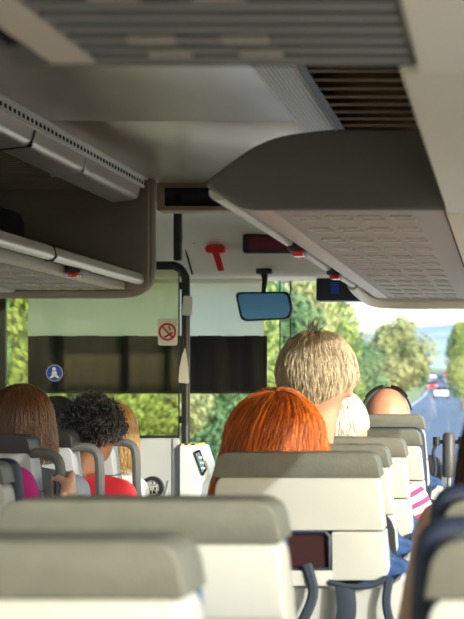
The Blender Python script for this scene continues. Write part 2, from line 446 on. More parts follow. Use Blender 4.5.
# light ducts
def duct():
    t = thing('light_duct', 'long brushed metal light duct with perforated strip along the left ceiling edge', 'light duct', (-1.40, .3, ZC-.10))
    bm = N(); prism(bm, rpoly([(.0, .062), (-.012, .012), (-.115, .0), (-.15, .06), (-.15, .09), (0, .09)], [.006, .02, .015, .01, 0, 0]), 0, 7.0, 'y', bev=.004)
    finish(bm, 'duct_body', M['metal'], t)
    bm = N(); box(bm, -.01, .006, 0, 7.14, .062, .098, mi=0)
    for i in range(130):
        y = 7.10-i*.05; box(bm, .005, .0075, y-.011, y+.011, .073, .085, mi=1)
    box(bm, .006, .016, 0, 7.14, .094, .100, mi=0)
    finish(bm, 'perforated_strip', [M['strip'], M['hole']], t)
    for y, m in ((5.35, 'black'), (4.1, 'black'), (6.05, 'rackcream')):
        bm = N(); prism(bm, [(.003, .058), (-.010, .009), (-.116, -.003), (-.153, .06), (-.14, .06), (-.11, .01), (-.02, .02), (-.01, .058)], y, y+.014, 'y'); finish(bm, 'duct_joint', M[m], t)
    return t
duct()
t = thing('light_strip', 'pale brushed ceiling light strip above the right luggage rack', 'light strip', (-.625, .3, ZC-.02))
bm = N(); box(bm, 0, .115, 0, 7.3, 0, .04, bev=.004); finish(bm, 'strip_cover', M['strip'], t)
bm = N()
for i in range(9): box(bm, .012+i*.011, .014+i*.011, 0, 7.3, -.002, .002)
finish(bm, 'strip_grooves', M['metal'], t)
t = thing('air_louvre', 'bronze slatted air louvre above the charcoal rack end', 'louvre', (-.47, 4.3, ZC-.05))
bm = N(); box(bm, -.02, 0, -.1, 1.9, 0, .05); box(bm, .46, .48, -.1, 1.9, 0, .05); box(bm, -.02, .48, 1.88, 1.9, 0, .05); finish(bm, 'louvre_frame', M['black'], t)
for i in range(13):
    bm = N(); y = -.05+i*.135
    prism(bm, [(y, .0), (y+.008, -.006), (y+.07, .028), (y+.062, .034)], 0, .46, 'x'); finish(bm, 'louvre_slat', M['louvre'], t)

# ================================================================== front of the coach
t = thing('destination_display', 'long dark screen in a brown frame at the front end of the ceiling', 'display', (-1.0, 7.54, E+.69))
bm = N(); box(bm, -.385, .38, 0, .12, 0, .115, bev=.012); finish(bm, 'display_frame', M['brownframe'], t)
bm = N(); box(bm, -.35, .345, -.006, .01, .02, .092, bev=.003); finish(bm, 'display_screen', M['screen'], t)
t = thing('stop_display', 'small dark red screen in black frame on the cream header', 'display', (-1.055, 8.545, E+.635))
bm = N(); prism(bm, rpoly([(-.122, -.042), (.115, -.042), (.115, .042), (-.122, .042)], .012), -.02, .05, 'y', bev=.004); finish(bm, 'display_frame', M['black'], t)
bm = N(); box(bm, -.10, .09, -.024, -.018, -.026, .026); finish(bm, 'display_screen', M['redscreen'], t)
t = thing('emergency_hammer', 'red emergency hammer clipped to the cream header above the windscreen', 'hammer', (-1.30, 8.545, E+.60))
bm = N(); prism(bm, rpoly([(-.042, -.005), (-.046, .018), (-.03, .03), (.03, .03), (.044, .02), (.04, -.004), (.012, -.008), (-.012, -.008)], .008), -.03, .02, 'y', bev=.005); finish(bm, 'hammer_head', M['red'], t)
bm = N(); prism(bm, rpoly([(-.014, 0), (.016, 0), (.040, -.086), (.014, -.09)], .006), -.03, .0, 'y', bev=.004); finish(bm, 'handle', M['red'], t)
# rear-view mirror
t = thing('rear_view_mirror', 'wide rear-view mirror with painted blue reflection hanging at the windscreen centre', 'mirror', (-1.085, 8.55, E+.50))
bm = N(); box(bm, -.035, .035, -.01, .04, .0, .025, bev=.005); tube(bm, [(0, .01, .02), (.004, 0, -.03), (0, -.01, -.08), (0, -.01, -.11)], [.02, .012, .010, .012], 8); finish(bm, 'bracket', M['black'], t)
ol = rpoly([(-.128, -.083), (-.100, -.215), (.118, -.205), (.135, -.165), (.118, -.080)], [.025, .03, .025, .02, .025])
bm = N(); prism(bm, ol, -.03, .015, 'y', bev=.008); finish(bm, 'mirror_case', M['black'], t)
cx, cz = .006, -.148
bm = N(); prism(bm, [(cx+(p[0]-cx)*.90, cz+(p[1]-cz)*.86) for p in ol], -.034, -.028, 'y'); finish(bm, 'mirror_glass', M['mirror'], t)
# roller blind over the driver's half
t = thing('roller_blind', 'roller blind over left half of windscreen, pale green above and black below', 'blind', (0, 8.78, E))
bm = N(); tube(bm, [(-2.24, 0, .487), (-1.11, 0, .487)], .018, 10); finish(bm, 'roller', M['header'], t)
def sheet(z0, z1, wav, x0=-2.205, x1=-1.115):
    bm = N(); nx, nz = 60, 8; g = []
    for j in range(nz+1):
        row = []
        for i in range(nx+1):
            x = x0+(x1-x0)*i/nx; z = z0+(z1-z0)*j/nz
            row.append(bm.verts.new((x, wav*math.sin(x*34+z*3)+wav*.6*math.sin(x*77), z)))
        g.append(row)
    for j in range(nz):
        for i in range(nx): bm.faces.new((g[j][i], g[j][i+1], g[j+1][i+1], g[j+1][i]))
    bmesh.ops.solidify(bm, geom=bm.faces[:], thickness=.0015)
    return bm
finish(sheet(.226, .49, .002), 'pale_green_screen', M['blind'], t)
finish(sheet(-.03, .228, .007, -2.205, -1.10), 'black_screen', M['blindblack'], t)
bm = N(); box(bm, -2.21, -1.095, -.008, .008, -.04, -.027, bev=.003); finish(bm, 'bottom_bar', M['black'], t)
# visor box on the right half
t = thing('sun_visor', 'dark navy sun visor box along the top of the right windscreen', 'visor', (0, 8.72, E))
bm = N(); box(bm, -.868, .30, 0, .10, .385, .492, bev=.01); finish(bm, 'visor_case', M['visor'], t)
bm = N(); box(bm, -.80, -.76, -.006, .0, .42, .47, bev=.002); finish(bm, 'visor_label', M['blue'], t)
# driver's partition screen
t = thing('driver_partition', 'clear glass partition with black rounded frame above a cream base panel', 'partition', (0, 7.95, 0))
bm = N()
tube(bm, smoothpath([(-2.30, 0, E+.50), (-1.9, 0, E+.50), (-1.45, 0, E+.50), (-1.375, 0, E+.495), (-1.342, 0, E+.46), (-1.336, 0, E+.40), (-1.336, 0, E), (-1.336, 0, E-.30), (-1.336, 0, .4), (-1.336, 0, .02)], 6), .018, 12)
finish(bm, 'frame', M['black'], t)
bm = N(); box(bm, -2.30, -1.365, -.003, .003, E-.215, E+.485); g = finish(bm, 'glass_pane', M['g_part'], t)
bm = N(); box(bm, -1.366, -1.361, -.004, .004, E-.215, E+.485); box(bm, -2.30, -1.362, -.005, .005, E-.222, E-.212); finish(bm, 'pane_seal', M['black'], t)
bm = N(); prism(bm, rpoly([(-2.36, .02), (-1.36, .02), (-1.36, E-.222), (-2.36, E-.222)], [0, 0, .02, 0]), -.03, .03, 'y', bev=.006)
prism(bm, rpoly([(-1.385, .02), (-1.357, .02), (-1.357, E-.222), (-1.385, E-.222)], .006), -.038, -.03, 'y', bev=.003)
tube(bm, smoothpath([(-1.40, -.032, E-.40), (-1.43, -.032, E-.50), (-1.50, -.032, E-.60), (-1.56, -.032, E-.68)]), .006, 6)
finish(bm, 'base_panel', M['cream'], t)
for z in (E+.40, E-.16):
    bm = N(); box(bm, -1.362, -1.335, -.012, .012, z, z+.03, bev=.003); finish(bm, 'pane_clip', M['black'], t)
# signs and papers on the partition
t = thing('no_smoking_sign', 'square white no smoking sign with red ring on the glass partition', 'sign', (-1.41, 7.94, E+.22))
bm = N(); prism(bm, rpoly([(-.040, -.055), (.042, -.055), (.042, .058), (-.040, .058)], .012), -.003, .0, 'y'); finish(bm, 'plate', M['paper'], t)
bm = N(); disc(bm, (0, -.0045, .002), .037, .002, 'y', 32, r2=.029); prism(bm, [(-.026, .024), (-.020, .028), (.026, -.020), (.020, -.026)], -.0062, -.0044, 'y'); finish(bm, 'red_ring_and_bar', M['signred'], t)
bm = N(); prism(bm, [(-.014, -.018), (.020, .002), (.023, -.004), (-.011, -.024)], -.0045, -.0032, 'y'); tube(bm, smoothpath([(.008, -.004, .008), (.013, -.004, .014), (.006, -.004, .02), (.010, -.004, .026)], 4), .0025, 5); finish(bm, 'cigarette', M['black'], t)
t = thing('seat_belt_sticker', 'round blue seat belt sticker low on the glass partition', 'sticker', (-1.882, 7.94, E+.05))
bm = N(); disc(bm, (0, 0, 0), .036, .002, 'y', 32); finish(bm, 'blue_disc', M['blue'], t)
bm = N()
disc(bm, (-.002, -.002, .017), .0075, .002, 'y', 16)
prism(bm, rpoly([(-.012, -.008), (-.010, .008), (.008, .008), (.010, -.008)], .004), -.003, -.001, 'y')
prism(bm, rpoly([(-.022, -.020), (-.012, -.009), (.012, -.009), (.022, -.020), (.014, -.022), (.0, -.014), (-.014, -.022)], .002), -.003, -.001, 'y')
disc(bm, (0, -.002, 0), .034, .002, 'y', 32, r2=.0325)
finish(bm, 'white_figure', M['paper'], t)
bm = N(); prism(bm, [(-.008, -.012), (.008, -.008), (.010, .006), (-.006, .008)], -.022, -.0185, 'y')
def paper(name, pts, loc, label):
    bm = N(); prism(bm, rpoly(pts, .008, 3), -.004, 0, 'y'); o = finish(bm, name, M['paper']); o.location = loc; tag(o, label, 'paper')
bm.free()
paper('paper_note', [(-.022, -.045), (.020, -.045), (.022, .035), (-.016, .038)], (-1.325, 7.927, E+.335), 'small white note on the black pole just under its top bend')
paper('paper_note', [(-.024, -.08), (.020, -.085), (.016, -.01), (.004, .068), (-.010, .03), (-.020, -.02)], (-1.338, 7.927, E+.09), 'pointed white paper stuck to the black pole at half height')
# ticket machine
t = thing('ticket_machine', 'white ticket machine with tilted dark screen beside the driver partition', 'ticket machine', (-1.295, 7.88, 0))
bm = N(); prism(bm, rpoly([(-.055, .3), (.03, .3), (.030, E-.47), (.036, E-.41), (.068, E-.375), (.066, E-.34), (.036, E-.256), (.025, E-.25), (-.055, E-.25)], [.0, .0, .03, .01, .012, .02, .012, .01, .01]), 0, .2, 'y', bev=.006)
box(bm, -.05, .025, .02, .18, 0, .31)
finish(bm, 'machine_body', M['white'], t)
bm = N(); prism(bm, rpoly([(.004, E-.278), (.030, E-.266), (.060, E-.350), (.042, E-.380)], .008), -.008, .19, 'y', bev=.002); finish(bm, 'tilted_screen', M['screen'], t)
bm = N(); prism(bm, rpoly([(.012, E-.284), (.028, E-.277), (.052, E-.346), (.041, E-.366)], .005), -.0105, -.0075, 'y'); finish(bm, 'lcd_panel', mat('lcd_blue_grey', (.20, .28, .36), .2), t)
for z in (-.300, -.322, -.344):
    bm = N(); box(bm, .026-(z+.3)*.25, .040-(z+.3)*.3, -.0120, -.0100, E+z-.004, E+z+.004); finish(bm, 'screen_line', M['paper'], t)
bm = N()
for i in range(5): box(bm, -.050+i*.014, -.050+i*.014+.014, .01, .20, E-.252, E-.244, mi=i % 2)
finish(bm, 'hazard_strip', [M['yellow'], M['black']], t)
# folded pushchair, wheel showing in the aisle
t = thing('folded_pushchair', 'folded pushchair in the aisle, its small black wheel with pale hub showing', 'pushchair', (-1.355, 7.30, 0))
zc = E-.395
bm = N(); disc(bm, (0, 0, zc), .044, .03, 'y', 28, r2=.030); b = finish(bm, 'wheel', M['rubber'], t)
bm = N(); disc(bm, (0, 0, zc), .031, .012, 'y', 24, r2=.025); disc(bm, (0, 0, zc), .009, .02, 'y', 12)
for i in range(8):
    a = i*PI/4; tube(bm, [(0, 0, zc), (.028*math.cos(a), 0, zc+.028*math.sin(a))], .003, 6)
finish(bm, 'wheel_hub', M['paper'], b)
bm = N(); tube(bm, smoothpath([(0, .02, zc), (-.01, .03, zc-.2), (-.02, .03, .2), (-.02, .03, .01)]), .011, 8); tube(bm, smoothpath([(0, .02, zc), (-.02, .06, zc-.2), (-.0, .10, .2), (-.0, .12, .01)]), .011, 8); finish(bm, 'folded_frame', M['black'], t)
# black grip post on the right
t = thing('grip_post', 'black padded grip on grey post with crossbar beside the foremost right seat', 'grip post', (-.222, 7.52, 0))
bm = N(); tube(bm, [(0, 0, 0), (0, 0, E-.19)], .009, 10); tube(bm, [(0, 0, 0), (0, 0, .012)], .05, 16); finish(bm, 'post', M['steel'], t)
bm = N(); tube(bm, [(0, 0, E-.365), (0, 0, E-.355), (0, 0, E-.20), (0, 0, E-.188)], [.022, .026, .026, .018], 16); finish(bm, 'padded_grip', M['rubber'], t)
bm = N(); tube(bm, [(-.052, 0, E-.225), (.052, 0, E-.225)], .008, 8); tube(bm, [(-.05, 0, E-.24), (-.05, 0, E-.205)], .014, 10); tube(bm, [(.05, 0, E-.24), (.05, 0, E-.205)], .014, 10); finish(bm, 'crossbar', M['black'], t)
for s in (-1, 1):
    bm = N(); tube(bm, smoothpath([(s*.05, 0, E-.235), (s*.062, 0, E-.27), (s*.052, .0, E-.33), (s*.066, 0, E-.42), (s*.05, 0, E-.52), (s*.01, 0, E-.56)]), .007, 6, flat=.5); finish(bm, 'strap', M['strap'], t)

# ================================================================== seats
SH = .105
def shear(bm, z0=1.145):
    for v in bm.verts: v.co.y += (z0-v.co.z)*SH if v.co.z < z0 else 0
def make_seat(capm, shellm, frontm, handle=False, piped=False):
    t = thing('coach_seat', '-', 'seat')
    # rear shell above
    bm = N()
    prism(bm, rpoly([(-.192, .975), (.192, .975), (.180, 1.098), (-.180, 1.098)], [.004, .004, .03, .03]), .004, .125, 'y', bev=.016); shear(bm)
    finish(bm, 'upper_shell', shellm, t)
    # vinyl cap over the top
    bm = N()
    prism(bm, rpoly([(-.186, 1.094), (.186, 1.094), (.176, 1.150), (-.176, 1.150)], [.004, .004, .04, .04], 7), -.002, .135, 'y', bev=.02); shear(bm)
    finish(bm, 'headrest_cap', capm, t)
    # lower shell: right-hand panel and the net pocket beside it
    bm = N()
    prism(bm, rpoly([(.075, .862), (.203, .862), (.193, .972), (.075, .972)], [.008, .03, .004, .006]), .004, .12, 'y', bev=.008)
    prism(bm, rpoly([(-.203, .862), (-.165, .862), (-.165, .972), (-.193, .972)], [.03, .006, .006, .004]), .004, .12, 'y', bev=.006)
    prism(bm, rpoly([(-.165, .850), (.076, .850), (.076, .885), (-.165, .885)], .004), -.004, .08, 'y', bev=.006)
    shear(bm); finish(bm, 'lower_shell', shellm, t)
    bm = N(); prism(bm, rpoly([(-.163, .886), (.068, .886), (.068, .970), (-.163, .970)], .012), .012, .016, 'y'); shear(bm)
    nt_ = finish(bm, 'net_pocket', M['net'], t)
    bm = N(); tube(bm, [(-.163, .008, .972), (.060, .008, .972), (.070, .008, .962), (.070, .008, .886), (-.163, .008, .886)], .006, 6); shear(bm); finish(bm, 'pocket_binding', M['trimnavy'], nt_)
    # wide hip part of the back
    bm = N()
    prism(bm, rpoly([(-.258, .44), (.258, .44), (.258, .868), (.20, .872), (-.20, .872), (-.258, .868)], [.02, .02, .035, .0, .0, .035], 5), .02, .150, 'y', bev=.02); shear(bm)
    for v in bm.verts:
        if abs(v.co.x) < .205 and v.co.z > .70: v.co.z = .845
    finish(bm, 'hip_shell', shellm, t)
    # dark strap and belt hanging behind
    bm = N()
    tube(bm, smoothpath([(.07, -.004, .860), (.115, -.012, .850), (.165, -.010, .852), (.200, -.004, .87)]), .007, 6)
    tube(bm, smoothpath([(.105, -.012, .852), (.11, -.02, .80), (.10, -.02, .72), (.11, -.016, .6)]), [.022]*19, 6, flat=.2)
    tube(bm, smoothpath([(.02, -.006, .90), (.035, -.012, .84), (.02, -.02, .79), (-.01, -.02, .74)]), .012, 6, flat=.5)
    tube(bm, smoothpath([(.205, -.004, .87), (.198, -.012, .81), (.215, -.02, .74), (.23, -.01, .66)]), .010, 6, flat=.6)
    shear(bm); finish(bm, 'hanging_strap', M['strap'], t)
    # fabric front
    bm = N()
    d = piped or 0
    prism(bm, rpoly([(-.248, .46), (.248, .46), (.248, .892), (.200, .905), (.184+d, .98), (.172+d, 1.140+d*.9), (-.172-d, 1.140+d*.9), (-.184-d, .98), (-.200, .905), (-.248, .892)], [.02, .02, .04, .02, .04, .04, .04, .04, .02, .04], 6), .105, .175, 'y', bev=.02); shear(bm)
    finish(bm, 'backrest_cushion', frontm, t)
    bm = N(); box(bm, -.24, .24, .19, .56, .40, .49, bev=.03); finish(bm, 'seat_cushion', frontm, t)
    bm = N(); box(bm, -.22, .22, .16, .54, .35, .41, bev=.01); box(bm, -.05, .05, .24, .46, .0, .36, bev=.01); box(bm, -.16, .16, .22, .48, 0, .02); finish(bm, 'base', M['rubber'], t)
    if handle:
        bm = N()
        tube(bm, smoothpath([(.165, .035, 1.092), (.20, .035, 1.094), (.240, .035, 1.090), (.264, .035, 1.068), (.270, .035, 1.02), (.270, .04, .95), (.270, .06, .87), (.262, .07, .82), (.235, .08, .80), (.19, .08, .80)], 5), .0155, 10)
        finish(bm, 'grab_handle', M['grip'], t)
    return t
protoC = make_seat(M['cap'], M['cream'], M['navy'])
protoF = make_seat(M['cap'], M['cream'], M['trimnavy'], piped=.016)
protoR = make_seat(M['cap'], M['cream'], M['trimnavy'], piped=.027)
protoL = make_seat(M['darkcap'], M['lilac_shade'], M['darkcap'], handle=True)
used = set()
def place(proto, x, y, label, group=None, rz=0, dz=0):
    if proto.name in used: t = dup(proto)
    else: t = proto; used.add(proto.name)
    t.location = (x, y, dz); t.rotation_euler = (0, 0, rz); t['label'] = label
    return t
SXC = -.470
SEATS = [
    (protoC, -.493, 1.82, 'pale grey coach seat back filling the lower left corner, the nearest one'),
    (protoC, -.477, 2.46, 'cream-backed coach seat just in front of the nearest seat back'),
    (protoC, -.463, 4.22, 'cream-backed coach seat with net pocket directly behind the copper-haired person'),
    (protoC, -.475, 4.76, 'cream-backed coach seat directly behind the person with short grey hair'),
    (protoC, -.468, 5.43, 'cream-backed coach seat directly behind the white-haired person'),
    (protoF, -.470, 6.45, 'cream-backed coach seat with dark navy piping round its top'),
    (protoC, -.495, 7.33, 'foremost cream-backed coach seat, behind the bald person with sunglasses'),
]
for p, x, y, l in SEATS: place(p, x, y, l, dz=.036 if y > 7 else 0)
place(protoL, -1.615, 5.72, 'dark-topped coach seat with grab handle behind the brown-haired person')
place(protoL, -1.615, 6.27, 'dark-topped coach seat with grab handle behind the curly black-haired person')
place(protoL, -1.600, 6.82, 'dark-topped coach seat with grab handle, behind the dark blond person')
place(protoF, -1.452, 4.80, 'navy-rimmed coach seat of the person in magenta, cut by the left edge', dz=-.045)
s_ = place(protoR, .100, 2.46, 'blurred navy-rimmed window seat at the right edge with a long-haired person before it')
s_ = place(protoR, .108, 1.82, 'blurred navy-rimmed window seat in the bottom right corner, beside the nearest seat', dz=0)

# ================================================================== people
def caps(bm, a, b, ra, rb, seg=12):
    a = Vector(a); b = Vector(b); n = max(2, int((b-a).length/(min(ra, rb)*.6))+1)
    tube(bm, [a.lerp(b, i/n) for i in range(n+1)], [ra+(rb-ra)*i/n for i in range(n+1)], seg)
    ell(bm, a, (ra,)*3, seg, 8); ell(bm, b, (rb,)*3, seg, 8)
def fuse(bm, name, m, parent, vox=.009, smooth=4):
    me = bpy.data.meshes.new('tmp'); bm.to_mesh(me); bm.free()
    o = bpy.data.objects.new('tmp', me); C.objects.link(o)
    md = o.modifiers.new('r', 'REMESH'); md.mode = 'VOXEL'; md.voxel_size = vox
    sm = o.modifiers.new('s', 'SMOOTH'); sm.iterations = smooth; sm.factor = .5
    dg = bpy.context.evaluated_depsgraph_get(); ev = o.evaluated_get(dg)
    me2 = bpy.data.meshes.new_from_object(ev, depsgraph=dg); me2.name = name
    bpy.data.objects.remove(o); bpy.data.meshes.remove(me)
    me2.materials.clear(); me2.materials.append(m)
    for p in me2.polygons: p.use_smooth = True
    o2 = bpy.data.objects.new(name, me2); C.objects.link(o2); o2.parent = parent
    return o2
def head_parts(bm, h, k, wide=False):
    V = lambda x, y, z: h+Vector((x, y, z))*k
    ell(bm, V(0, -.008, .012), ((.082 if wide else .076)*k, .097*k, .100*k), 24, 16)
    if wide: ell(bm, V(0, -.008, .03), (.074*k, .088*k, .078*k), 24, 16)
    ell(bm, V(0, .030, -.045), (.060*k, .062*k, .068*k), 20, 12)
    ell(bm, V(0, .062, -.088), (.026*k, .024*k, .022*k))                 # chin
    caps(bm, V(0, .088, .005), V(0, .108, -.030), .009*k, .014*k, 8)      # nose
    caps(bm, V(-.03, .082, .018), V(.03, .082, .018), .012*k, .012*k, 8)  # brow
    for s in (-1, 1):
        ell(bm, V(s*.080, -.002, -.015), (.010*k, .020*k, .032*k), 12, 8)  # ear
        ell(bm, V(s*.045, .055, -.025), (.022*k, .024*k, .024*k), 12, 8)  # cheek
def hand(bm, w, d, up, k=1, curl=.9, side=1):
    """palm and five fingers starting at wrist w, pointing d, back of the hand towards up"""
    d = Vector(d).normalized(); up = Vector(up); up = (up-d*up.dot(d)).normalized(); s = d.cross(up)*side
    w = Vector(w)
    for i in range(4):
        o = (i-1.5)*.020*k
        caps(bm, w+s*o*.6, w+d*.082*k+s*o, .017*k, .0135*k, 8)
    for i, L in enumerate((.066, .075, .070, .054)):
        p = w+d*.085*k+s*(i-1.5)*.021*k; a = 0; r = .0092*k
        for j, f in enumerate((.45, .32, .23)):
            a += curl*(.55 if j == 0 else .8)
            q = p+(d*math.cos(a)-up*math.sin(a))*L*k*f
            caps(bm, p, q, r, r*.92, 8); p = q; r *= .92
    p = w+d*.022*k-s*.030*k; q = p+(d*.6-s*.75-up*.3).normalized()*.040*k; r = q+(d*.9-s*.1-up*.5).normalized()*.032*k
    caps(bm, p, q, .015*k, .011*k, 8); caps(bm, q, r, .011*k, .0095*k, 8)

def grip_hand(bm, O):
    # right hand closed round the vertical part of the grab handle, thumb on the near side
    W = Vector((-1.312, 5.668, .950))-O
    for i in range(4):
        z = 1.030-.021*i
        m_ = Vector((-1.316+.002*i, 5.772-.003*i, z))-O
        caps(bm, W+Vector((0, .0, (1.5-i)*.010)), m_, .017, .0125, 10)
        q = [m_, Vector((-1.330, 5.803, z-.001))-O, Vector((-1.360, 5.798, z-.004))-O, Vector((-1.372, 5.768, z-.006))-O]
        for a, b, r in zip(q, q[1:], (.0105, .0095, .0088)): caps(bm, a, b, r, r*.94, 10)
    a, b, c, d_ = W+Vector((-.004, .020, .020)), Vector((-1.322, 5.722, 1.006))-O, Vector((-1.345, 5.730, 1.020))-O, Vector((-1.366, 5.742, 1.014))-O
    caps(bm, a, b, .018, .0135, 10); caps(bm, b, c, .0125, .0110, 10); caps(bm, c, d_, .0110, .0095, 10)
def hair_fn(spec, k):
    rx, ry, rz = spec.get('r', (.088, .108, .108)); L = spec.get('long', 0); fl = spec.get('flare', .15)
    fr, sd, bk = [math.radians(a) for a in spec.get('ends', (52, 92, 118))]
    sw = spec.get('swirl', 0)
    def end(phi):
        a = abs(math.atan2(math.sin(phi), math.cos(phi)))          # 0 = face
        a1, a2 = math.radians(50), math.radians(80)
        if a < a1: return fr, 0
        if a < a2:
            t = (a-a1)/(a2-a1); t = t*t*(3-2*t); return fr+(sd-fr)*t, L*t
        t = (a-a2)/(PI-a2); return sd+(bk-sd)*t, L
    lim = math.radians(97)
    def P(t, phi, off=0):
        e, Lp = end(phi); a_end = min(e, lim) if L else e
        arc = a_end*.105; tot = arc+Lp; s = t*tot
        ph = phi
        if s <= arc or Lp == 0:
            th = (s/arc)*a_end if arc else 0
            x = (rx+off)*math.sin(th)*math.sin(ph); y = (ry+off)*math.sin(th)*math.cos(ph)-.010; z = (rz+off)*math.cos(th)+.012
            if th > PI/2 and not L: x *= 1-.18*(th-PI/2); y = y+.03*(th-PI/2) if math.cos(ph) < 0 else y
        else:
            th = a_end; q = (s-arc); g = 1+fl*math.sin(min(q/max(L, .01), 1)*PI*.62)
            x = (rx+off)*math.sin(th)*math.sin(ph)*g; y = (ry+off)*math.sin(th)*math.cos(ph)*g-.010; z = (rz+off)*math.cos(th)+.012-q
        return Vector((x, y, z))*k
    return P
def make_hair(parent, h, spec, m, k=1, seed=1):
    rnd = random.Random(seed); P = hair_fn(spec, k)
    bm = N(); lay = bm.verts.layers.float.new('tint')
    nt_, nph = 22, 48; g = []
    for j in range(nt_+1):
        row = []
        for i in range(nph):
            ph = 2*PI*i/nph; t = .015+.985*j/nt_
            v = bm.verts.new(h+P(t*.985, ph, -.004+.004*noise.noise(Vector((t*8, math.cos(ph)*4, math.sin(ph)*4)))))
            v[lay] = .3+.25*noise.noise(Vector((t*3, math.cos(ph)*9, math.sin(ph)*9))); row.append(v)
        g.append(row)
    top = bm.verts.new(h+P(0, 0, -.004)); top[lay] = .3
    for i in range(nph): bm.faces.new((top, g[0][i], g[0][(i+1) % nph]))
    for j in range(nt_):
        for i in range(nph): bm.faces.new((g[j][i], g[j+1][i], g[j+1][(i+1) % nph], g[j][(i+1) % nph]))
    n = spec.get('n', 2600); curl = spec.get('curl', 0); wid = spec.get('w', .0016)*k; ln = spec.get('len', .35); lift = spec.get('lift', .004)
    for q in range(n):
        ph = rnd.uniform(0, 2*PI); t0 = (rnd.random()**.7)*(1-ln*.6) if not spec.get('end_bias') else rnd.random()
        L = ln*rnd.uniform(.6, 1.2); t1 = min(1.03, t0+L); tint = min(1, max(0, rnd.gauss(.55, .25)))
        lf = lift*rnd.uniform(.3, 1.5); dphi = rnd.gauss(0, .10)+spec.get('swirl', 0); pts = []; ns = 8 if not curl else 16
        pa = rnd.uniform(0, 6.28); fr_ = rnd.uniform(2.0, 3.5)
        for s in range(ns+1):
            u = s/ns; t = t0+(t1-t0)*u
            off = -.003+lf*math.sin(u*PI*.6)+.002*rnd.random()
            if curl: off += curl*(.6+.5*math.sin(u*6.28*fr_+pa))
            p = P(t, ph+dphi*u+(curl*9*math.cos(u*6.28*fr_+pa) if curl else 0), off)
            pts.append(h+p)
        R = [wid*(1-.75*(s/ns)**2) for s in range(ns+1)]
        nb = len(bm.verts); tube(bm, pts, R, 3, cap=False)
        bm.verts.ensure_lookup_table()
        for v in bm.verts[nb:]: v[lay] = tint
    for q in range(spec.get('ringlets', 0)):
        ph = rnd.uniform(0, 2*PI); t0 = rnd.random()**.6; c0 = h+P(t0, ph, rnd.uniform(-.006, .010)); nrm = (c0-h).normalized()
        ax = (nrm*rnd.uniform(.2, 1.0)+Vector((rnd.gauss(0, .6), rnd.gauss(0, .6), rnd.gauss(-.3, .5)))).normalized()
        u_ = ax.orthogonal().normalized(); v_ = ax.cross(u_); rc = rnd.uniform(.006, .013); Lc = rnd.uniform(.02, .045); tn = rnd.uniform(1.5, 2.6)
        pts = [c0+ax*(Lc*(s/14-.4))+(u_*math.cos(s/14*6.28*tn)+v_*math.sin(s/14*6.28*tn))*rc*(1-.3*s/14) for s in range(15)]
        nb = len(bm.verts); tube(bm, pts, [wid*1.5*(1-.6*s/14) for s in range(15)], 4, cap=False); tint = rnd.random()**2
        bm.verts.ensure_lookup_table()
        for v in bm.verts[nb:]: v[lay] = tint
    for (ph, t0, hgt, dx, dy) in spec.get('tuft', ()):
        a = h+P(t0, ph, -.004); nb = len(bm.verts)
        tube(bm, [a, a+Vector((dx*.35, dy*.3, hgt*.6)), a+Vector((dx, dy, hgt))], [wid*2.4, wid*1.8, wid*.5], 3, cap=False)
        bm.verts.ensure_lookup_table()
        for v in bm.verts[nb:]: v[lay] = .15
    me = bpy.data.meshes.new('hair')
    for f in bm.faces: f.smooth = True
    bm.to_mesh(me); bm.free(); me.materials.append(m)
    o = bpy.data.objects.new('hair', me); C.objects.link(o); o.parent = parent
    return o
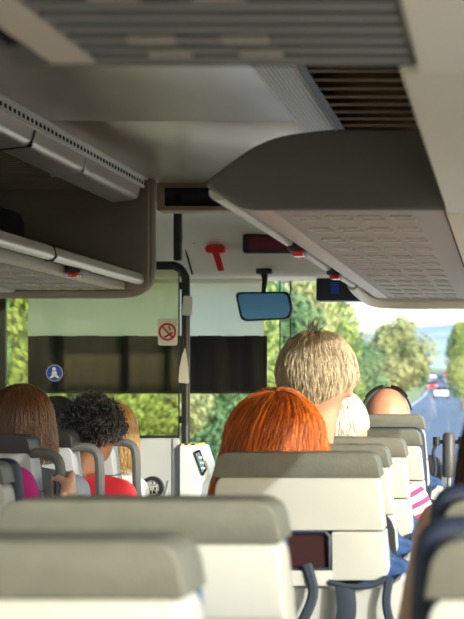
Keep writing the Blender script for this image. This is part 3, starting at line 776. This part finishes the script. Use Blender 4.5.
def person(x, y, zt, label, skin, shirt, hair=None, hairm=None, k=1.0, half=.185, sx=None, elbows=None, wrists=None, bare=False, sleeve=1.0, seed=1, vox=.010, curls=None, handdir=None, trousers='denim', seaty=None, drop=0, wide=False):
    """x,y,zt: middle and top of the head; sx: middle of the seat; y of the pelvis follows the seat"""
    sx = x if sx is None else sx; py = (seaty if seaty is not None else y)
    t = thing('person', label, 'person', (sx, py, 0))
    O = Vector((sx, py, 0)); h = Vector((x, y, zt-.115*k))-O
    zs = zt-.335-drop; sh = Vector(((x-sx)*.6, (y-py)*.5, zs)); pel = Vector((0, .02, .585))
    Ls, Rs = sh+Vector((-half, 0, 0)), sh+Vector((half, 0, 0))
    el = elbows or (Ls+Vector((-.035, .05, -.26)), Rs+Vector((.035, .05, -.26)))
    wr = wrists or (el[0]+Vector((.05, .20, -.04)), el[1]+Vector((-.05, .20, -.04)))
    kn = [pel+Vector((s*.13, .30, .02)) for s in (-1, 1)]; an = [q+Vector((0, .0, -.50)) for q in kn]
    def torso(bm, g):
        caps(bm, sh+Vector((0, 0, .06)), sh+Vector((0, 0, -.02)), .06+g, .085+g)
        for s in (Ls, Rs) if not (bare and g > 0) else ():
            caps(bm, sh+Vector((0, 0, .03)), s, .060+g, .052+g)
        mid = sh.lerp(pel, .35); ell(bm, mid, (.165+g, .095+g, .17+g)); ell(bm, sh.lerp(pel, .7), (.145+g, .10+g, .16+g))
        ell(bm, sh+Vector((0, 0, -.06)), (half*.85+g, .082+g, .10+g))
    def arms(bm, g, frac=1.0):
        for s, e, w_ in zip((Ls, Rs), el, wr):
            caps(bm, s, s.lerp(e, min(1, frac)), .050+g, .040+g)
            if frac > 1: caps(bm, e, e.lerp(w_, frac-1), .038+g, .028+g)
    def hips(bm, g):
        ell(bm, pel+Vector((0, 0, .02)), (.165+g, .11+g, .11+g))
        for s in (0, 1):
            caps(bm, pel+Vector(((s*2-1)*.085, .02, 0)), kn[s], .072+g, .050+g); caps(bm, kn[s], an[s], .050+g, .036+g)
    bm = N(); head_parts(bm, h, k, wide)
    caps(bm, h+Vector((0, -.015, -.05)), sh+Vector((0, -.01, .05)), .054*k, .060*k)
    torso(bm, -.006); arms(bm, 0, 1.0)
    for s, (e, w_) in enumerate(zip(el, wr)):
        caps(bm, e, w_, .038, .026)
        d = (handdir[s] if handdir and handdir[s] else (w_-e)); (grip_hand(bm, O) if handdir and handdir[s] else hand(bm, w_, d, (0, .1, 1), 1, .5, side=1 if s else -1))
    hips(bm, -.004)
    for a in an: caps(bm, a, a+Vector((0, .11, -.035)), .034, .028)
    body = fuse(bm, 'body', skin, t, vox)
    bm = N(); torso(bm, .010)
    if not bare: arms(bm, .010, sleeve)
    fuse(bm, 'shirt', shirt, t, .011, 3)
    bm = N(); hips(bm, .010); fuse(bm, 'trousers', M[trousers], t, .012, 3)
    bm = N()
    for s in (-1, 1): ell(bm, h+Vector((s*.031, .083, .0))*k, (.011*k,)*3, 10, 8)
    finish(bm, 'eyes', M['eye'], t)
    bm = N(); ell(bm, h+Vector((0, .088, -.058))*k, (.022*k, .010*k, .007*k), 12, 8); finish(bm, 'lips', M['lips'], t)
    if hair: make_hair(t, h, hair, hairm, k, seed)
    return t
B = {}
grey_spec = dict(r=(.091, .110, .104), ends=(48, 96, 128), n=8000, w=.0012, len=.28, lift=.010,
                 tuft=[(3.6+.5*math.sin(i*2.1), .10+.05*math.cos(i*1.3), .038+.012*math.sin(i*3.3), -.020+.0042*i, -.01) for i in range(12)])
person(-.492, 4.98, E+.134, 'person with short ash-grey spiky hair and an orange-red top', M['skin_r'], M['orangecloth'], grey_spec, M['hair_grey'], k=1.07, seed=3, seaty=5.04, sx=-.565, half=.145, drop=.055)
red_spec = dict(r=(.103, .116, .106), ends=(50, 95, 97), long=.25, flare=.36, n=8500, w=.0011, len=.5, lift=.010, swirl=.45)
person(-.536, 4.44, E-.016, 'person with copper-red bobbed hair and a dark top with a bare brown elbow', M['skin_b'], M['blackcloth'], red_spec, M['hair_red'], k=1.06, seed=5, seaty=4.50, sx=-.49, half=.20, sleeve=.8)
person(-.500, 5.68, E-.020, 'white-haired person in a pink and white striped shirt', M['skin_r'], M['stripe'], dict(r=(.090, .108, .108), ends=(50, 90, 115), n=3000, w=.0015, len=.3, lift=.005), M['hair_white'], seed=7, seaty=5.74, sx=-.475, half=.205,
       elbows=(Vector((-.26, .05, .72)), Vector((.245, .05, .84))), wrists=(Vector((-.2, .25, .70)), Vector((.16, .22, .78))), sleeve=1.0)
bp = person(-.472, 7.60, E-.008, 'bald person with sunglasses pushed up on the head', M['skin_r'], M['greycloth'], dict(r=(.0785, .099, .103), ends=(10, 10, 112), n=0), M['hair_stub'], k=1.15, wide=True, seed=8, seaty=7.64, sx=-.48)
for ch in list(bp.children):
    if ch.name.startswith('hair'): bpy.data.objects.remove(ch)
# sunglasses on the bald head
t = thing('sunglasses', 'sunglasses with reddish lenses resting on top of the bald head', 'sunglasses', (-.472, 7.60, E-.125)); t.scale = (1.10, 1.10, 1.10)
def arc(s0, s1, r, yy, tilt): return [(r*math.sin(a)*1.0, yy-tilt*abs(math.sin(a)), r*1.12*math.cos(a)) for a in [s0+(s1-s0)*i/14 for i in range(15)]]
bm = N(); tube(bm, arc(-1.35, 1.35, .0935, .0, .05), .0035, 6); finish(bm, 'frame', M['black'], t)
for s in (-1, 1):
    bm = N(); a = [(.092*math.sin(s*q), -.004-.05*math.sin(q), .105*math.cos(q)) for q in [.15+.75*i/8 for i in range(9)]]
    vs1 = [bm.verts.new(Vector(p)) for p in a]; vs2 = [bm.verts.new(Vector(p)*1.09+Vector((0, .028, .002))) for p in a]
    for i in range(8): bm.faces.new((vs1[i], vs1[i+1], vs2[i+1], vs2[i]))
    bmesh.ops.solidify(bm, geom=bm.faces[:], thickness=.002); finish(bm, 'lens', M['lens'], t)
# left block
person(-1.515, 5.96, E-.004, 'person with shoulder-length brown hair seated behind the curly-haired person', M['skin'], M['greycloth'], dict(r=(.098, .112, .110), ends=(50, 95, 97), long=.12, flare=.10, n=4500, w=.0016, len=.45, lift=.005), M['hair_brown'], k=1.0, seed=11, seaty=6.00, sx=-1.60)
person(-1.425, 6.58, E-.050, 'person with curly black hair in a red top, leaning to the aisle', M['skin_b'], M['redcloth'], dict(r=(.094, .108, .104), ends=(52, 100, 122), n=300, w=.0022, len=.22, lift=.006, ringlets=1500), M['hair_black'], k=1.0, seed=12, seaty=6.56, sx=-1.58,
       elbows=(Vector((-.22, .05, .74)), Vector((.185, -.0, .82))), wrists=(Vector((-.15, .22, .72)), Vector((.16, .18, .78))), sleeve=1.2, half=.155)
person(-1.665, 7.06, E-.045, 'dark-haired person with a pale hairband, furthest towards the left window', M['skin'], M['greycloth'], dict(r=(.092, .108, .106), ends=(52, 98, 118), n=2500, w=.0016, len=.4, lift=.004), M['hair_black'], k=1.0, seed=13, seaty=7.08, sx=-1.90)
person(-1.475, 7.16, E-.065, 'person with dark blond hair nearest the glass partition', M['skin'], M['whitecloth'], dict(r=(.090, .108, .106), ends=(50, 95, 97), long=.14, flare=.08, n=3500, w=.0016, len=.45, lift=.004), M['hair_blond'], k=1.0, seed=14, seaty=7.13, sx=-1.66, half=.15)
# person in magenta whose hand grips the handle; head outside the frame
hp = (-1.345, 5.775)
person(-1.50, 5.08, E+.06, 'person in a magenta top gripping the grab handle, cut by the left edge', M['skin'], M['magenta'], dict(r=(.092, .108, .108), ends=(52, 98, 118), n=1200, w=.0018, len=.4, lift=.004), M['hair_brown'], k=1.0, seed=15, seaty=5.06, sx=-1.50, half=.19, vox=.0062,
       elbows=(Vector((-.24, .05, .74)), Vector((.20, .27, .86))), wrists=(Vector((-.2, .25, .70)), Vector((.188, .600, .945))), sleeve=1.3,
       handdir=(None, Vector((-.10, .55, .80))), curls=(.5, 1.15))
# right edge: bare arm and brown hair, blurred
person(.060, 2.80, E+.12, 'blurred person with long brown hair and bare arm at the right edge', M['skin'], M['blackcloth'], dict(r=(.098, .112, .110), ends=(50, 95, 97), long=.28, flare=.38, n=2500, w=.0018, len=.5, lift=.005), M['hair_brown'], k=1.0, seed=16, seaty=2.80, sx=.110, half=.165, bare=True,
       elbows=(Vector((-.272, .04, .74)), Vector((.145, .05, .78))), wrists=(Vector((-.2, .22, .70)), Vector((.10, .2, .72))))

# ================================================================== outside
def gz(y, x=0):
    return -1.1 + (0 if y < 170 else (y-170)*.0115)
def strip(bm, edges, mi=0, dz=0):
    prev = None
    for (y, x0, x1) in edges:
        r = (bm.verts.new((x0, y, gz(y)+dz)), bm.verts.new((x1, y, gz(y)+dz)))
        if prev: bm.faces.new((prev[0], prev[1], r[1], r[0])).material_index = mi
        prev = r
bm = N(); strip(bm, [(-60, -200, 200), (0, -200, 200), (60, -250, 250), (170, -300, 300), (400, -400, 400), (900, -700, 700), (2600, -2000, 2000)]); tag(finish(bm, 'grass_ground', M['grass']), 'grassy ground beside and beyond the road', 'ground', kind='structure')
RO = [(-60, -6, 4.5), (0, -6, 4.5), (30, -6, 4.5), (60, -6.2, 5.5), (100, -7.2, 7.0), (170, -9.5, 9), (250, -11.0, 10), (400, -16, 10), (700, -28, 9), (900, -38, 4)]
bm = N(); strip(bm, RO, 0, .03)
bm2 = N(); strip(bm2, [(y, a+.3, a+.5) for y, a, b in RO], 0, .05); strip(bm2, [(y, b-.5, b-.3) for y, a, b in RO], 0, .05); strip(bm2, [(y, (a+b)/2-.1, (a+b)/2+.1) for y, a, b in RO], 0, .05)
rd = struct(finish(bm, 'road', M['road'])); finish(bm2, 'lane_lines', M['roadline'], rd)
bm = N(); box(bm, -13, 12, -40, 26, -1.12, -1.055); struct(finish(bm, 'bounce_ground', mat('pale_bounce_ground', (.55, .50, .42), .8, var=.15, vscale=1.5)))  # unseen pale slab added to bounce sunlight up to the ceiling
# distant hill
bm = N(); rnd = random.Random(4); G = []
for j in range(14):
    row = []
    for i in range(70):
        x = -900+i*30; y = 1500+j*70
        hgt = 62*math.exp(-((x+0)/260)**2)+44*math.exp(-((x-420)/300)**2)+30*math.exp(-((x+420)/220)**2)
        z = 4+hgt*math.sin(min(1, j/9)*PI/2)*(1+.12*noise.noise(Vector((x*.012, y*.012, 0))))+(2.5*noise.noise(Vector((x*.05, y*.05, 1))) if j else -2)
        row.append(bm.verts.new((x, y, z)))
    G.append(row)
for j in range(13):
    for i in range(69): bm.faces.new((G[j][i], G[j][i+1], G[j+1][i+1], G[j+1][i]))
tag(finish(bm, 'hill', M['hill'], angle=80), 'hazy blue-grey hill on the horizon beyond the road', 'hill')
# trees
def crown_mesh(seed, lobes, leaf, n, rad=3.0, hgt=5.5):
    rnd = random.Random(seed); vs = []; fs = []; L = []
    for i in range(lobes):
        a = rnd.uniform(0, 6.28); r = rad*.62*rnd.random()**.5; z = hgt*rnd.uniform(.12, .88)
        sh_ = 1-.55*abs(z/hgt-.45)*1.6
        L.append((r*math.cos(a)*sh_, r*math.sin(a)*sh_, z, rad*rnd.uniform(.28, .50)))
    for q in range(n):
        cx, cy, cz, cr = L[rnd.randrange(lobes)]
        d = Vector((rnd.gauss(0, 1), rnd.gauss(0, 1), rnd.gauss(0, 1))).normalized()
        p = Vector((cx, cy, cz))+d*cr*(rnd.random()**.25)
        nrm = (d+Vector((rnd.gauss(0, .5), rnd.gauss(0, .5), rnd.gauss(0, .5)))).normalized()
        u = nrm.orthogonal().normalized(); v = nrm.cross(u); s = leaf*rnd.uniform(.6, 1.3)
        b = len(vs); vs += [p-u*s, p-v*s*.55, p+u*s, p+v*s*.55]; fs.append((b, b+1, b+2, b+3))
    me = bpy.data.meshes.new('crown'); me.from_pydata([tuple(v) for v in vs], [], fs); return me, L
def tree_proto(seed, m):
    me, L = crown_mesh(seed, 22, .17, 9000); me.materials.append(m)
    t = thing('tree', '-', 'tree'); o = bpy.data.objects.new('crown', me); C.objects.link(o); o.parent = t; o.location = (0, 0, 1.3)
    bm = N(); tube(bm, smoothpath([(0, 0, -.1), (.05, .03, 1), (0, .1, 2.2), (.1, 0, 4)], 4), [.24-.013*i for i in range(13)], 9)
    for (x, y, z, r) in L[:9]: tube(bm, smoothpath([(.02, .05, 1.6), (x*.4, y*.4, 1.3+z*.6), (x*.9, y*.9, 1.3+z)], 3), [.09, .08, .07, .06, .05, .04, .03], 6)
    finish(bm, 'trunk', M['bark'], t); return t
protos = [tree_proto(21, M['leaf_a']), tree_proto(22, M['leaf_b']), tree_proto(23, M['leaf_c'])]
seen_t = set()
def tree(kind, px, d, topy, wpx, label, group=None):
    s = F/d; x = (px-505)/s; zt = E+(385-topy)/s; z0 = gz(d); hgt = zt-z0
    p = protos[kind]
    t = dup(p) if kind in seen_t else p; seen_t.add(kind)
    sx = (wpx/s)/6.0; t.location = (x, d, z0); t.scale = (sx, sx, hgt/6.9); t.rotation_euler = (0, 0, px*.37)
    t['label'] = label
    if group: t['group'] = group
tree(2, 398, 150, 318, 84, 'tall pale olive round-crowned tree left of the road with the cars')
tree(1, 345, 120, 335, 100, 'darker green tree between the grey-haired head and the pale tree')
tree(0, 462, 170, 326, 44, 'tree on the right side of the road at the right edge')
for i, (k_, px, d, ty, wp) in enumerate([(0, 318, 95, 288, 110), (2, 290, 80, 262, 120), (1, 262, 70, 275, 130), (0, 232, 66, 255, 140), (2, 196, 60, 262, 140), (0, 158, 64, 250, 150), (1, 122, 60, 255, 150), (0, 80, 62, 260, 150), (0, 24, 54, 250, 170), (1, -50, 50, 250, 170)]):
    tree(k_, px, d, ty, wp, 'leafy green tree of the roadside row seen through the left windscreen', 'roadside trees on the left')
for i, (k_, px, d, ty, wp) in enumerate([(0, 250, 58, 350, 110), (1, 205, 52, 372, 120), (2, 160, 50, 360, 120), (0, 120, 48, 365, 130), (1, 300, 75, 345, 90), (0, 335, 100, 372, 80), (1, 372, 140, 380, 60)]):
    tree(k_, px, d, ty, wp, 'low bushy tree at the foot of the roadside row', 'low bushes on the left verge')
for i, (k_, px, d, ty, wp) in enumerate([(1, 420, 330, 372, 26), (2, 408, 420, 366, 24), (0, 500, 330, 350, 40), (1, 475, 420, 360, 24), (2, 398, 600, 366, 26)]):
    tree(k_, px, d, ty, wp, 'small far tree lining the road where the cars queue', 'far trees along the road')
for i in range(7):            # trees beside the coach, mirrored in its glass and seen when stepping aside
    X = -15-(i % 3)*2; tree(i % 3, 505+X*F/(4+i*7), 4+i*7, 385-6.2*F/(4+i*7), 6.5*F/(4+i*7), 'leafy green tree on the verge beside the coach', 'verge trees beside the coach')
# cars
def car_proto():
    t = thing('car', '-', 'car')
    bm = N(); prism(bm, rpoly([(-2.1, .30), (2.1, .30), (2.15, .75), (1.3, .92), (-1.9, .95), (-2.15, .8)], [.1, .1, .12, .15, .1, .1]), -.86, .86, 'x', bev=.08)
    o = finish(bm, 'body', mat('car_white', (.75, .76, .78), .3, coat=.5), t)
    bm = N(); prism(bm, rpoly([(-1.75, .90), (1.05, .90), (.35, 1.42), (-1.2, 1.45)], [.05, .05, .15, .15]), -.74, .74, 'x', bev=.08); finish(bm, 'cabin', M['carglass'], t)
    for x in (-.80, .80):
        for y in (-1.35, 1.35):
            bm = N(); disc(bm, (x, y, .32), .32, .2, 'x', 20); finish(bm, 'wheel', M['tyre'], t)
    for x in (-.6, .6):
        bm = N(); box(bm, x-.17, x+.17, -2.17, -2.10, .62, .76, bev=.02); finish(bm, 'lamp', M['lamp'], t)
    return t
cp = car_proto(); cols = {'white': (.75, .76, .78), 'red': (.45, .03, .03), 'dark blue': (.03, .05, .12), 'silver': (.42, .44, .46)}
cm = {k_: mat('car_paint_'+k_.replace(' ', '_'), v, .3, coat=.5) for k_, v in cols.items()}
first = True
for (px, d, c, lab) in [(441, 235, 'white', 'nearest white car coming down the road'), (432, 300, 'red', 'red car behind the nearest white car on the road'), (452, 290, 'dark blue', 'dark blue car in the right lane near the roadside tree'),
                   (425, 390, 'silver', 'silver car queuing behind the red car'), (440, 430, 'dark blue', 'dark car in the middle of the queue'), (449, 400, 'silver', 'silver car in the right lane further up'),
                   (433, 540, 'white', 'white car high up the road in the queue'), (446, 600, 'red', 'small red car at the top of the right lane'), (426, 680, 'white', 'furthest white car at the top of the road')]:
    t = cp if first else dup(cp); first = False
    t.location = ((px-505)/(F/d), d, gz(d)+.04); t.rotation_euler = (0, 0, math.radians(3)); t['label'] = lab; t['group'] = 'cars on the road ahead'
    for ch in t.children:
        if ch.name.startswith('body'):
            ch.data = ch.data.copy(); ch.data.materials.clear(); ch.data.materials.append(cm[c])
